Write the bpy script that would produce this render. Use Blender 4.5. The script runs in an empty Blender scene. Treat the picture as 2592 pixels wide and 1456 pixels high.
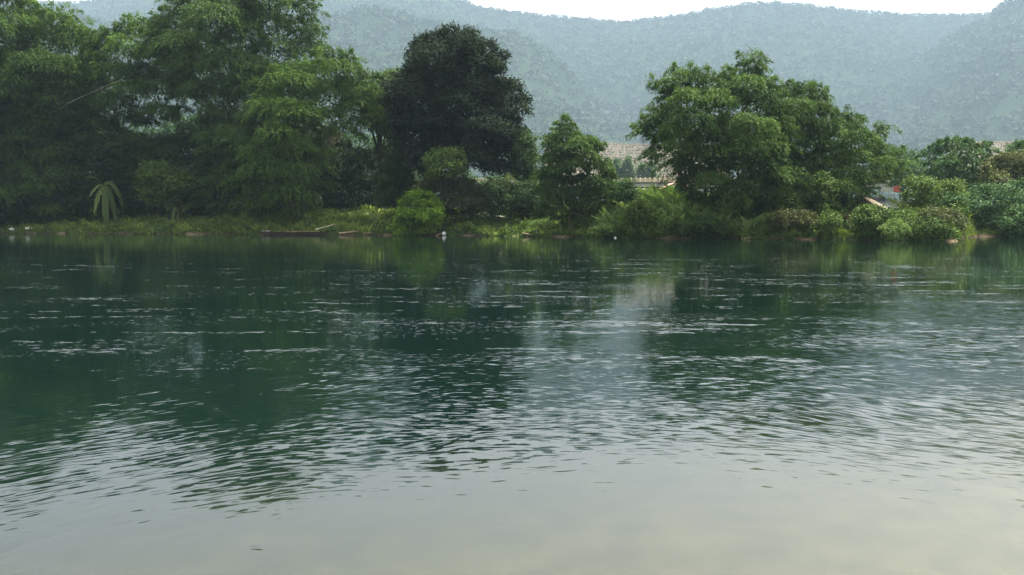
import bpy, bmesh, math, random
import numpy as np
from mathutils import Vector, Matrix

random.seed(7)
RNG = np.random.default_rng(7)
sc = bpy.context.scene
COL = sc.collection

# ------------------------------------------------------------------ camera
F_PX = 2244.0; CX, CY = 1296.0, 728.0
CAM_H = 1.5; PITCH = math.radians(4.23)
cam = bpy.data.cameras.new('camera'); camo = bpy.data.objects.new('camera', cam); COL.objects.link(camo)
camo.location = (0, 0, CAM_H); camo.rotation_euler = (math.radians(90) - PITCH, 0, 0)
cam.sensor_width = 36; cam.lens = 36 * F_PX / 2592; cam.clip_start = 0.05; cam.clip_end = 20000
sc.camera = camo

# ------------------------------------------------------------------ sky, sun, exposure
SUN_EL, SUN_AZ = math.radians(64), math.radians(52)     # azimuth clockwise from +Y
world = bpy.data.worlds.new('World'); sc.world = world; world.use_nodes = True
wn = world.node_tree; wn.nodes.clear()
sky = wn.nodes.new('ShaderNodeTexSky'); sky.sky_type = 'NISHITA'; sky.sun_disc = False
sky.sun_elevation = SUN_EL; sky.sun_rotation = SUN_AZ
sky.air_density = 1.6; sky.dust_density = 6.0; sky.ozone_density = 1.0
hsv = wn.nodes.new('ShaderNodeHueSaturation'); hsv.inputs['Saturation'].default_value = 0.12
bg = wn.nodes.new('ShaderNodeBackground'); bg.inputs['Strength'].default_value = 0.148
wo = wn.nodes.new('ShaderNodeOutputWorld')
wn.links.new(sky.outputs[0], hsv.inputs['Color']); wn.links.new(hsv.outputs[0], bg.inputs['Color'])
wn.links.new(bg.outputs[0], wo.inputs['Surface'])
sl = bpy.data.lights.new('sun', 'SUN'); sl.energy = 5.0; sl.angle = math.radians(10); sl.color = (1, .95, .86)
so = bpy.data.objects.new('sun', sl); COL.objects.link(so)
sd = Vector((math.sin(SUN_AZ) * math.cos(SUN_EL), math.cos(SUN_AZ) * math.cos(SUN_EL), math.sin(SUN_EL)))
so.rotation_euler = sd.to_track_quat('Z', 'Y').to_euler(); so.location = (40, 60, 90)
sc.view_settings.view_transform = 'Standard'; sc.view_settings.look = 'None'
sc.view_settings.exposure = 2.0; sc.view_settings.gamma = 1; sc.view_settings.use_curve_mapping = False
sc.cycles.max_bounces = 8; sc.cycles.diffuse_bounces = 3; sc.cycles.glossy_bounces = 3
sc.cycles.transmission_bounces = 3; sc.cycles.volume_bounces = 1
sc.cycles.sample_clamp_direct = 8; sc.cycles.sample_clamp_indirect = 8
sc.cycles.caustics_reflective = False; sc.cycles.caustics_refractive = False

# ------------------------------------------------------------------ helpers
def P(px, py, Y):
    """point where the sight line of a picture position meets depth Y (metres)"""
    dx = (np.asarray(px, float) - CX) / F_PX; dz = -(np.asarray(py, float) - CY) / F_PX
    wy = math.cos(PITCH) + dz * math.sin(PITCH); wz = -math.sin(PITCH) + dz * math.cos(PITCH)
    k = Y / wy
    return np.stack([dx * k, np.broadcast_to(Y, np.shape(dx)) * 1.0, CAM_H + wz * k], -1)

def nrm(v): return v / np.maximum(np.linalg.norm(v, axis=-1, keepdims=True), 1e-9)

def tag(o, label=None, cat=None, group=None, kind=None):
    if label: o['label'] = label
    if cat: o['category'] = cat
    if group: o['group'] = group
    if kind: o['kind'] = kind
    return o

def empty(name, loc, label, cat, group=None):
    o = bpy.data.objects.new(name, None); COL.objects.link(o); o.location = [float(c) for c in loc]
    o.empty_display_size = .3
    return tag(o, label, cat, group)

def mesh_np(name, verts, faces, mat, parent=None, tint=None, smooth=False):
    """verts (N,3), faces (M,k) world coordinates -> object"""
    verts = np.asarray(verts, np.float32); faces = np.asarray(faces, np.int32)
    me = bpy.data.meshes.new(name)
    m, k = faces.shape
    me.vertices.add(len(verts)); me.loops.add(m * k); me.polygons.add(m)
    if parent is not None:
        verts = verts - np.array(parent_world(parent), np.float32)
    me.vertices.foreach_set('co', verts.ravel())
    me.polygons.foreach_set('loop_start', np.arange(0, m * k, k, dtype=np.int32))
    me.loops.foreach_set('vertex_index', faces.ravel())
    me.polygons.foreach_set('use_smooth', np.full(m, smooth, bool))
    if tint is not None:
        at = me.attributes.new('tint', 'FLOAT', 'FACE'); at.data.foreach_set('value', np.asarray(tint, np.float32))
    me.update(calc_edges=True)
    me.materials.append(mat)
    o = bpy.data.objects.new(name, me); COL.objects.link(o)
    if parent is not None: o.parent = parent
    return o

def parent_world(p):
    v = Vector((0, 0, 0))
    while p is not None: v += p.location; p = p.parent
    return v

def tube(points, radii, n=6):
    pts = np.asarray(points, float); radii = np.asarray(radii, float)
    m = len(pts); t = nrm(np.gradient(pts, axis=0))
    ref = np.where(np.abs(t[:, 2:3]) > .9, np.array([[1., 0, 0]]), np.array([[0., 0, 1.]]))
    a = nrm(np.cross(t, ref)); b = np.cross(t, a)
    th = np.linspace(0, 2 * math.pi, n, endpoint=False)
    v = pts[:, None] + radii[:, None, None] * (a[:, None] * np.cos(th)[None, :, None] + b[:, None] * np.sin(th)[None, :, None])
    f = []
    for i in range(m - 1):
        for j in range(n):
            f.append((i * n + j, i * n + (j + 1) % n, (i + 1) * n + (j + 1) % n, (i + 1) * n + j))
    return v.reshape(-1, 3), np.array(f)

def join(parts):
    vs, fs, off = [], [], 0
    for v, f in parts:
        vs.append(v); fs.append(np.asarray(f) + off); off += len(v)
    return np.concatenate(vs), np.concatenate(fs)

def box(cx, cy, cz, sx, sy, sz, rz=0, ry=0):
    s = np.array([(x, y, z) for x in (-.5, .5) for y in (-.5, .5) for z in (-.5, .5)]) * [sx, sy, sz]
    R = np.array(Matrix.Rotation(rz, 3, 'Z') @ Matrix.Rotation(ry, 3, 'Y'))
    v = s @ R.T + [cx, cy, cz]
    return v, np.array([(0, 1, 3, 2), (4, 6, 7, 5), (0, 4, 5, 1), (2, 3, 7, 6), (0, 2, 6, 4), (1, 5, 7, 3)])

# ------------------------------------------------------------------ materials
def newmat(name):
    m = bpy.data.materials.new(name); m.use_nodes = True; nt = m.node_tree; nt.nodes.clear()
    return m, nt, nt.nodes, nt.links

def leaf_mat(name, dark, light, transl=.16, rough=.65, spec=.05):
    m, nt, N, L = newmat(name)
    out = N.new('ShaderNodeOutputMaterial')
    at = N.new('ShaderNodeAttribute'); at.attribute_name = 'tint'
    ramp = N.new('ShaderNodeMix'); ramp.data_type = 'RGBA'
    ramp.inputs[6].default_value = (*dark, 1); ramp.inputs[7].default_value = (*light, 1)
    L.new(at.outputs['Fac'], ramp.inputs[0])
    p = N.new('ShaderNodeBsdfPrincipled'); p.inputs['Roughness'].default_value = rough
    p.inputs['Specular IOR Level'].default_value = spec
    tr = N.new('ShaderNodeBsdfTranslucent'); mx = N.new('ShaderNodeMixShader'); mx.inputs[0].default_value = transl
    g = N.new('ShaderNodeMix'); g.data_type = 'RGBA'; g.blend_type = 'MULTIPLY'; g.inputs[0].default_value = 1
    g.inputs[7].default_value = (1.25, 1.3, .6, 1)
    L.new(ramp.outputs[2], p.inputs['Base Color']); L.new(ramp.outputs[2], g.inputs[6]); L.new(g.outputs[2], tr.inputs['Color'])
    L.new(p.outputs[0], mx.inputs[1]); L.new(tr.outputs[0], mx.inputs[2]); L.new(mx.outputs[0], out.inputs['Surface'])
    return m

def noisy_mat(name, c1, c2, scale=3., rough=.9, bump=0., detail=6, stretch=(1, 1, 1), c3=None):
    m, nt, N, L = newmat(name)
    out = N.new('ShaderNodeOutputMaterial'); p = N.new('ShaderNodeBsdfPrincipled'); p.inputs['Roughness'].default_value = rough
    p.inputs['Specular IOR Level'].default_value = .0
    geo = N.new('ShaderNodeNewGeometry'); mp = N.new('ShaderNodeMapping'); mp.inputs['Scale'].default_value = stretch
    L.new(geo.outputs['Position'], mp.inputs['Vector'])
    n = N.new('ShaderNodeTexNoise'); n.inputs['Scale'].default_value = scale; n.inputs['Detail'].default_value = detail
    L.new(mp.outputs[0], n.inputs['Vector'])
    r = N.new('ShaderNodeValToRGB'); r.color_ramp.elements[0].position = .35; r.color_ramp.elements[1].position = .68
    r.color_ramp.elements[0].color = (*c1, 1); r.color_ramp.elements[1].color = (*c2, 1)
    if c3: e = r.color_ramp.elements.new(.5); e.color = (*c3, 1)
    L.new(n.outputs['Fac'], r.inputs[0]); L.new(r.outputs[0], p.inputs['Base Color'])
    if bump:
        b = N.new('ShaderNodeBump'); b.inputs['Strength'].default_value = bump; b.inputs['Distance'].default_value = .1
        L.new(n.outputs['Fac'], b.inputs['Height']); L.new(b.outputs[0], p.inputs['Normal'])
    L.new(p.outputs[0], out.inputs['Surface'])
    return m

M = dict(
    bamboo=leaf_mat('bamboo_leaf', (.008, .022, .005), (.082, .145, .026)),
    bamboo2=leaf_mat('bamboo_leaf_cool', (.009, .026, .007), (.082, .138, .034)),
    dark=leaf_mat('evergreen_leaf', (.012, .019, .010), (.035, .047, .028), transl=.08, rough=.9, spec=.0),
    broad=leaf_mat('broad_leaf', (.010, .024, .008), (.065, .11, .030), transl=.2),
    lime=leaf_mat('lime_leaf', (.035, .085, .008), (.19, .31, .03)),
    brown=leaf_mat('dry_leaf', (.036, .034, .020), (.08, .075, .038), transl=.15),
    shrub=leaf_mat('shrub_leaf', (.018, .042, .010), (.092, .14, .032)),
    olive=leaf_mat('olive_leaf', (.028, .036, .014), (.095, .11, .035)),
    cool=leaf_mat('creeper_leaf', (.018, .044, .017), (.075, .135, .045)),
    grass=leaf_mat('grass_blade', (.055, .095, .018), (.19, .245, .05)),
    reed=leaf_mat('reed_blade', (.055, .11, .026), (.20, .28, .085)),
    banana=leaf_mat('banana_leaf', (.03, .06, .018), (.10, .13, .04), transl=.35),
    forest=leaf_mat('forest_leaf', (.017, .032, .015), (.032, .052, .025), transl=.1),
    bark=noisy_mat('bark', (.03, .025, .018), (.08, .07, .055), 6, bump=.5, stretch=(1, 1, .3)),
    culm=noisy_mat('bamboo_culm', (.07, .08, .03), (.2, .19, .1), 3, stretch=(1, 1, .4)),
    pale_culm=noisy_mat('dry_culm', (.22, .19, .15), (.4, .36, .3), 4),
    wood=noisy_mat('old_wood', (.03, .022, .018), (.075, .055, .042), 4, bump=.3, stretch=(.3, 2, 2)),
    wood_pale=noisy_mat('weathered_wood', (.20, .15, .09), (.38, .29, .18), 5, bump=.3),
    stone=noisy_mat('pale_stone', (.25, .25, .2), (.62, .6, .52), 5, bump=.4),
    concrete=noisy_mat('concrete', (.22, .21, .2), (.36, .34, .31), 1.2),
    parapet=noisy_mat('parapet', (.30, .24, .18), (.46, .38, .28), .8),
    yellow=noisy_mat('pale_yellow_paint', (.5, .44, .25), (.65, .58, .36), 2),
    white=noisy_mat('white_plaster', (.5, .48, .45), (.75, .73, .7), 1.5),
    pink=noisy_mat('pink_roof', (.35, .2, .17), (.5, .33, .28), 2),
    slate=noisy_mat('dark_roof', (.035, .037, .042), (.07, .072, .08), 2),
    red=noisy_mat('red_paint', (.28, .06, .045), (.38, .1, .08), 2),
    blue=noisy_mat('blue_paint', (.05, .14, .38), (.1, .24, .52), 2),
    terrace=noisy_mat('terrace_soil', (.10, .08, .06), (.165, .135, .105), .03, detail=8),
    dirtpath=noisy_mat('dirt_path', (.2, .16, .11), (.33, .27, .19), .8),
)

def ground_mat():
    m, nt, N, L = newmat('ground')
    out = N.new('ShaderNodeOutputMaterial'); p = N.new('ShaderNodeBsdfPrincipled'); p.inputs['Roughness'].default_value = .95; p.inputs['Specular IOR Level'].default_value = 0
    geo = N.new('ShaderNodeNewGeometry'); sep = N.new('ShaderNodeSeparateXYZ'); L.new(geo.outputs['Position'], sep.inputs[0])
    n = N.new('ShaderNodeTexNoise'); n.inputs['Scale'].default_value = .7; n.inputs['Detail'].default_value = 8
    L.new(geo.outputs['Position'], n.inputs['Vector'])
    r = N.new('ShaderNodeValToRGB'); e = r.color_ramp.elements
    e[0].position = .35; e[0].color = (.035, .05, .018, 1); e[1].position = .7; e[1].color = (.09, .10, .04, 1)
    L.new(n.outputs['Fac'], r.inputs[0])
    mud = N.new('ShaderNodeValToRGB'); e = mud.color_ramp.elements
    e[0].position = .45; e[0].color = (.04, .032, .02, 1); e[1].position = .7; e[1].color = (.12, .095, .06, 1)
    n2 = N.new('ShaderNodeTexNoise'); n2.inputs['Scale'].default_value = .5; n2.inputs['Detail'].default_value = 6
    L.new(geo.outputs['Position'], n2.inputs['Vector']); L.new(n2.outputs['Fac'], mud.inputs[0])
    mr = N.new('ShaderNodeMapRange'); mr.inputs['From Min'].default_value = .18; mr.inputs['From Max'].default_value = .42
    L.new(sep.outputs['Z'], mr.inputs['Value'])
    mx = N.new('ShaderNodeMix'); mx.data_type = 'RGBA'
    L.new(mr.outputs[0], mx.inputs[0]); L.new(mud.outputs[0], mx.inputs[6]); L.new(r.outputs[0], mx.inputs[7])
    L.new(mx.outputs[2], p.inputs['Base Color']); L.new(p.outputs[0], out.inputs['Surface'])
    return m

def water_mat():
    m, nt, N, L = newmat('river_water')
    def math_(op, a, b=None, c=None, clamp=False):
        n = N.new('ShaderNodeMath'); n.operation = op; n.use_clamp = clamp
        for i, v in enumerate((a, b, c)):
            if v is None: continue
            if isinstance(v, (int, float)): n.inputs[i].default_value = v
            else: L.new(v, n.inputs[i])
        return n.outputs[0]
    def mrange(v, a, b, c, d, smooth=True):
        n = N.new('ShaderNodeMapRange'); n.interpolation_type = 'SMOOTHSTEP' if smooth else 'LINEAR'
        L.new(v, n.inputs[0])
        for i, k in enumerate((a, b, c, d)): n.inputs[i + 1].default_value = k
        return n.outputs[0]
    def comb(x, y, z=0.):
        n = N.new('ShaderNodeCombineXYZ')
        for i, v in enumerate((x, y, z)):
            if isinstance(v, (int, float)): n.inputs[i].default_value = v
            else: L.new(v, n.inputs[i])
        return n.outputs[0]
    def noise(vec, detail=2., rough=.5, dist=0.):
        n = N.new('ShaderNodeTexNoise'); n.noise_dimensions = '3D'; n.inputs['Scale'].default_value = 1
        n.inputs['Detail'].default_value = detail; n.inputs['Roughness'].default_value = rough
        n.inputs['Distortion'].default_value = dist; L.new(vec, n.inputs['Vector'])
        return n
    out = N.new('ShaderNodeOutputMaterial'); p = N.new('ShaderNodeBsdfPrincipled')
    geo = N.new('ShaderNodeNewGeometry'); s = N.new('ShaderNodeSeparateXYZ'); L.new(geo.outputs['Position'], s.inputs[0])
    x, y = s.outputs[0], s.outputs[1]
    # ripples ring out from the slack water by the near bank
    dx = math_('SUBTRACT', x, .25); dy = math_('SUBTRACT', y, 2.0)
    r0 = math_('SQRT', math_('ADD', math_('MULTIPLY', dx, dx), math_('MULTIPLY', dy, dy)))
    wob = noise(comb(math_('MULTIPLY', x, .35), math_('MULTIPLY', y, .35)), 2)
    r = math_('ADD', r0, math_('MULTIPLY', math_('SUBTRACT', wob.outputs['Fac'], .5), 1.4))
    n1 = noise(comb(math_('MULTIPLY', x, 7.5), math_('MULTIPLY', r, 32.0)), 1.5, .5, .3)     # wavelets
    n2 = noise(comb(math_('MULTIPLY', x, 3.4), math_('MULTIPLY', r, 13.), 7.3), 1.0, .5)      # longer ripples
    # where the surface is ruffled
    patch = noise(comb(math_('MULTIPLY', x, .20), math_('MULTIPLY', r, .42), 3.1), 2, .55)
    pm = mrange(patch.outputs['Fac'], .36, .64, .35, 1.2)
    near = mrange(r, 2.2, 5.2, .0, 1.)
    mid = mrange(math_('SUBTRACT', r, math_('MULTIPLY', x, .9)), 5.0, 12., 1., .10)
    far = mrange(y, 34., 52., 1., .16)
    amp = math_('MULTIPLY', math_('MULTIPLY', math_('MULTIPLY', near, mid), far), pm)
    amp = math_('ADD', math_('MULTIPLY', amp, .43), .020)
    # current seams: thin bands of choppy water across the river
    st = noise(comb(math_('MULTIPLY', x, .34), math_('MULTIPLY', y, 1.6), 11.7), 3, .62, .5)
    stm = mrange(st.outputs['Fac'], .555, .64, 0., 1.)
    reg = math_('MULTIPLY', mrange(y, 7., 12., 0., 1.), mrange(y, 34., 46., 1., 0.))
    stm = math_('MULTIPLY', math_('MULTIPLY', stm, reg), .85)
    brk = noise(comb(math_('MULTIPLY', x, 4.), math_('MULTIPLY', y, 9.), 5.5), 2, .6)
    stm = math_('MULTIPLY', stm, mrange(brk.outputs['Fac'], .46, .64, .0, 1.5))
    amp = math_('ADD', amp, stm)
    def slope(nz, ch, k):
        sp = N.new('ShaderNodeSeparateColor'); L.new(nz.outputs['Color'], sp.inputs[0])
        return math_('MULTIPLY', math_('SUBTRACT', sp.outputs[ch], .5), k)
    sy = math_('MULTIPLY', math_('ADD', slope(n1, 0, .9), slope(n2, 0, .45)), amp)
    sy = math_('SUBTRACT', sy, math_('MULTIPLY', stm, .10))
    sp1 = math_('MULTIPLY', mrange(n1.outputs['Fac'], .60, .72, 0., .15), math_('MULTIPLY', mrange(y, 7., 10., 0., 1.), mrange(y, 26., 36., 1., 0.)))
    sp1 = math_('MULTIPLY', sp1, mrange(patch.outputs['Fac'], .42, .62, .1, 1.))
    dk = noise(comb(math_('MULTIPLY', x, 5.), math_('MULTIPLY', r, 17.), 21.), 1.)
    dkm = math_('MULTIPLY', mrange(dk.outputs['Fac'], .66, .76, 0., .16), math_('MULTIPLY', mrange(r, 2.6, 4.2, .15, 1.), mrange(r, 6., 8., 1., 0.)))
    sy = math_('ADD', math_('SUBTRACT', sy, sp1), dkm)
    sx = math_('MULTIPLY', math_('ADD', slope(n1, 1, .35), slope(n2, 1, .2)), amp)
    nv = N.new('ShaderNodeVectorMath'); nv.operation = 'NORMALIZE'
    L.new(comb(sx, sy, 1.), nv.inputs[0]); L.new(nv.outputs[0], p.inputs['Normal'])
    # body colour: deep teal, sandy shallows towards the near bank
    cn = noise(comb(math_('MULTIPLY', x, .5), math_('MULTIPLY', y, .5), 2.), 4, .6)
    sh = math_('ADD', math_('MULTIPLY', x, -.6), math_('ADD', y, math_('MULTIPLY', math_('SUBTRACT', cn.outputs['Fac'], .5), 1.6)))
    shallow = mrange(sh, 1.5, 8.0, 1., 0.)
    mx = N.new('ShaderNodeMix'); mx.data_type = 'RGBA'
    mx.inputs[6].default_value = (.0014, .0058, .0042, 1); mx.inputs[7].default_value = (.036, .036, .017, 1)
    bed = noise(comb(math_('MULTIPLY', x, 3.), math_('MULTIPLY', y, 3.), 9.), 5, .65)
    L.new(math_('MULTIPLY', math_('MULTIPLY', shallow, shallow), mrange(bed.outputs['Fac'], .3, .7, .72, 1.2)), mx.inputs[0]); L.new(mx.outputs[2], p.inputs['Base Color'])
    p.inputs['IOR'].default_value = 1.35; p.inputs['Specular IOR Level'].default_value = .5
    L.new(mrange(y, 8., 45., .025, .05), p.inputs['Roughness'])
    L.new(p.outputs[0], out.inputs['Surface'])
    return m
M['ground'] = ground_mat(); M['water'] = water_mat()

# ------------------------------------------------------------------ terrain
BANK = [(-1200, 150), (-400, 128), (0, 116), (300, 110), (650, 105), (1000, 100), (1100, 99), (1300, 93), (1600, 82), (2050, 76),
        (2250, 72), (2400, 68.5), (2425, 69.5), (2440, 80), (2470, 90), (2592, 91), (2800, 88), (3400, 80), (4200, 70)]
BX = np.array([b[0] for b in BANK], float); BY = np.array([b[1] for b in BANK], float)
def bank_y(px): return np.interp(px, BX, BY)
DK = np.array([-60, -6, -2, 0, .5, 1.2, 4, 8, 14, 40, 90, 200, 20000.]); ZK = np.array([-3, -1.4, -.5, 0, .22, .42, 1.0, 1.8, 2.9, 3.5, 4, 5, 5.])
def vnoise(x, y, f, seed=0):
    return (np.sin(x * f * 1.3 + seed) * np.cos(y * f * 1.1 + seed * 2.1) + .5 * np.sin(x * f * 2.9 + y * f * 2.3 + seed * 3.7)
            + .3 * np.sin(x * f * 6.1 - y * f * 5.3 + seed)) / 1.8
def ground_z(px, Y):
    d = Y - bank_y(px); X = (px - CX) / F_PX * Y
    d = d + .9 * vnoise(X, X * 0, .45, 2) + .4 * vnoise(X, X * 0, 1.7, 5)
    z = np.interp(d, DK, ZK)
    z = z + .5 * np.exp(-((px - 1670) / 115) ** 2) * np.clip(d / 5, 0, 1)
    return z + np.clip(d / 6, 0, 1) * .25 * vnoise(X, Y, .35, 1)
def ground_at(X, Y): return ground_z(CX + F_PX * X / Y, Y)

pxs = np.concatenate([np.linspace(-4500, -200, 40), np.arange(-180, 2700, 6), np.linspace(2720, 7000, 40)])
ds = np.concatenate([[-50, -20, -6, -3], np.arange(-2, 2, .25), np.arange(2, 20, .7), np.geomspace(20, 9000, 24)])
PX, DD = np.meshgrid(pxs, ds); YY = bank_y(PX) + DD
ZZ = ground_z(PX, YY)
V = np.stack([(PX - CX) / F_PX * YY, YY, ZZ], -1).reshape(-1, 3)
nr, nc = PX.shape
def grid_faces(nr, nc):
    i = np.arange(nr - 1)[:, None] * nc + np.arange(nc - 1)[None]
    return np.stack([i, i + 1, i + nc + 1, i + nc], -1).reshape(-1, 4)
tag(mesh_np('ground', V, grid_faces(nr, nc), M['ground'], smooth=True), kind='structure')
# the near bank, below and behind the viewer
v, f = [], []
gx = np.linspace(-60, 60, 61); gy = np.array([-40, -6, -2, 0, 1.0, 1.9, 2.6, 3.4]); gz = np.array([1.2, .9, .5, .25, .1, .02, -.12, -.5])
GX, GY = np.meshgrid(gx, gy); GZ = np.repeat(gz[:, None], len(gx), 1) - .0
tag(mesh_np('near_bank', np.stack([GX, GY - .9, GZ], -1).reshape(-1, 3), grid_faces(len(gy), len(gx)), M['ground'], smooth=True), kind='structure')
# water
tag(mesh_np('water', [(-700, -20, 0), (700, -20, 0), (700, 300, 0), (-700, 300, 0)], [(0, 1, 2, 3)], M['water']), kind='structure')

# ------------------------------------------------------------------ hills
RID = [(-4500, 150), (-2500, 60), (-1200, -60), (-300, -40), (40, -8), (100, 3), (240, 3), (330, -25), (600, -70), (900, -60), (1120, -25), (1200, 8), (1280, 24), (1350, 33), (1420, 40),
       (1480, 46), (1530, 51), (1600, 50), (1680, 40), (1740, 30), (1800, 18), (1850, 11), (1880, 5), (1960, 4), (2040, 10), (2100, 20), (2200, 30),
       (2300, 35), (2400, 35), (2460, 32), (2700, 10), (3200, -30), (4200, 40), (7000, 150)]
LEFT = [(-4500, 300), (-1500, 120), (0, 60), (600, 40), (900, 45), (1100, 62), (1280, 80), (1400, 150), (1550, 260), (1700, 350), (1900, 430), (2200, 520), (7000, 560)]
RIGHT = [(-4500, 560), (1900, 560), (2080, 500), (2200, 400), (2260, 330), (2340, 300), (2450, 285), (2592, 270), (2900, 220), (3600, 200), (7000, 300)]
PEAK = [(-4500, 560), (2100, 560), (2250, 260), (2350, 130), (2440, 45), (2500, 14), (2540, 0), (2592, -18), (2750, -60), (3400, -60), (7000, 200)]
def crest(tab, px):
    t = np.array(tab, float); return np.interp(px, t[:, 0], t[:, 1])
def elev(py):
    return (P(np.full_like(py, CX), py, 1.0)[..., 2] - CAM_H)
def layer(px, Y, tab, Y0, Yr, Yb, pw=1.1):
    zr = np.maximum(elev(crest(tab, px)) * Yr + CAM_H, 0)
    t = np.clip((Y - Y0) / (Yr - Y0), 0, 1); b = np.clip((Y - Yr) / (Yb - Yr), 0, 1)
    return zr * t ** pw * (1 - b ** 1.3)
def hill_z(px, Y):
    X = (px - CX) / F_PX * Y
    w = vnoise(X, Y, .0032, 1) * 150
    z1 = layer(px, np.clip(Y, 0, 1e5), RID, 1500, 3400, 5600)
    z2 = layer(px, Y, LEFT, 1100, 2300, 3300)
    z3 = layer(px, Y, RIGHT, 1000, 1900, 2700)
    z4 = layer(px, Y, PEAK, 1300, 2700, 4200)
    z = np.maximum.reduce([z1, z2, z3, z4])
    mid = np.clip((Y - 900) / 800, 0, 1) * np.clip((3400 - Y) / 900, 0, 1)
    spur = (np.abs(np.sin(X * .0042 + vnoise(X, Y, .0016, 4) * 1.2)) - .5) * 42 + 20 * vnoise(X, Y, .011, 3)
    return z + mid * spur * np.clip(z / 150, 0, 1) - 8
pxh = np.linspace(-4500, 7000, 420); yh = np.concatenate([np.linspace(780, 3380, 90), [3400], np.linspace(3450, 5600, 24)])
PXH, YH = np.meshgrid(pxh, yh); ZH = hill_z(PXH, YH)
tag(mesh_np('hill', np.stack([(PXH - CX) / F_PX * YH, YH, ZH], -1).reshape(-1, 3), grid_faces(*PXH.shape),
            noisy_mat('hill_forest_floor', (.011, .019, .010), (.020, .030, .015), .012, detail=10), smooth=True), kind='structure')

# ------------------------------------------------------------------ foliage
def leaf_quads(c, d, w, l, b, bend=0.):
    """pointed leaves: base c, direction d, side axis w, length l, width b"""
    l = l[:, None]; b = b[:, None]
    up = np.cross(w, d)
    k = RNG.uniform(.0, .45, (len(c), 1))
    v = np.stack([c + w * b * .5, c + d * l * k - w * b * .5 + up * l * .06, c + d * l], 1)
    n = len(c)
    return v.reshape(-1, 3), np.arange(n * 3).reshape(n, 3)

def poly_dist(poly, pts):
    """signed distance (positive inside) of pts to polygon"""
    a = np.asarray(poly, float); b = np.roll(a, -1, 0)
    ab = b - a; ap = pts[:, None] - a[None]
    t = np.clip((ap * ab).sum(-1) / np.maximum((ab * ab).sum(-1), 1e-9), 0, 1)
    d = np.linalg.norm(ap - ab * t[..., None], axis=-1).min(1)
    x, y = pts[:, 0][:, None], pts[:, 1][:, None]
    cond = ((a[:, 1] > y) != (b[:, 1] > y)) & (x < (b[:, 0] - a[:, 0]) * (y - a[:, 1]) / np.where(b[:, 1] == a[:, 1], 1e-9, b[:, 1] - a[:, 1]) + a[:, 0])
    ins = cond.sum(1) % 2 == 1
    return np.where(ins, d, -d)

def lobes_in(poly, rmin, rmax, spacing=.85, tries=2500, holes=()):
    poly = np.asarray(poly, float); lo, hi = poly.min(0), poly.max(0)
    pts = RNG.uniform(lo, hi, (tries, 2)); d = poly_dist(poly, pts)
    ok = d > rmin * .35; pts, d = pts[ok], d[ok]
    rad = np.clip(d, rmin, rmax) * RNG.uniform(.75, 1.1, len(d))
    keep = []
    for i in range(len(pts)):
        if any((pts[i, 0] - hx) ** 2 + (pts[i, 1] - hy) ** 2 < (hr + rad[i] * .6) ** 2 for hx, hy, hr in holes): continue
        good = True
        for j in keep:
            s = spacing * .5 * (rad[i] + rad[j])
            if abs(pts[i, 0] - pts[j, 0]) < s and abs(pts[i, 1] - pts[j, 1]) < s and np.hypot(*(pts[i] - pts[j])) < s: good = False; break
        if good: keep.append(i)
    return pts[keep], rad[keep], d[keep]

def sphere_dirs(n):
    v = RNG.normal(size=(n, 3)); return nrm(v)

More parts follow.
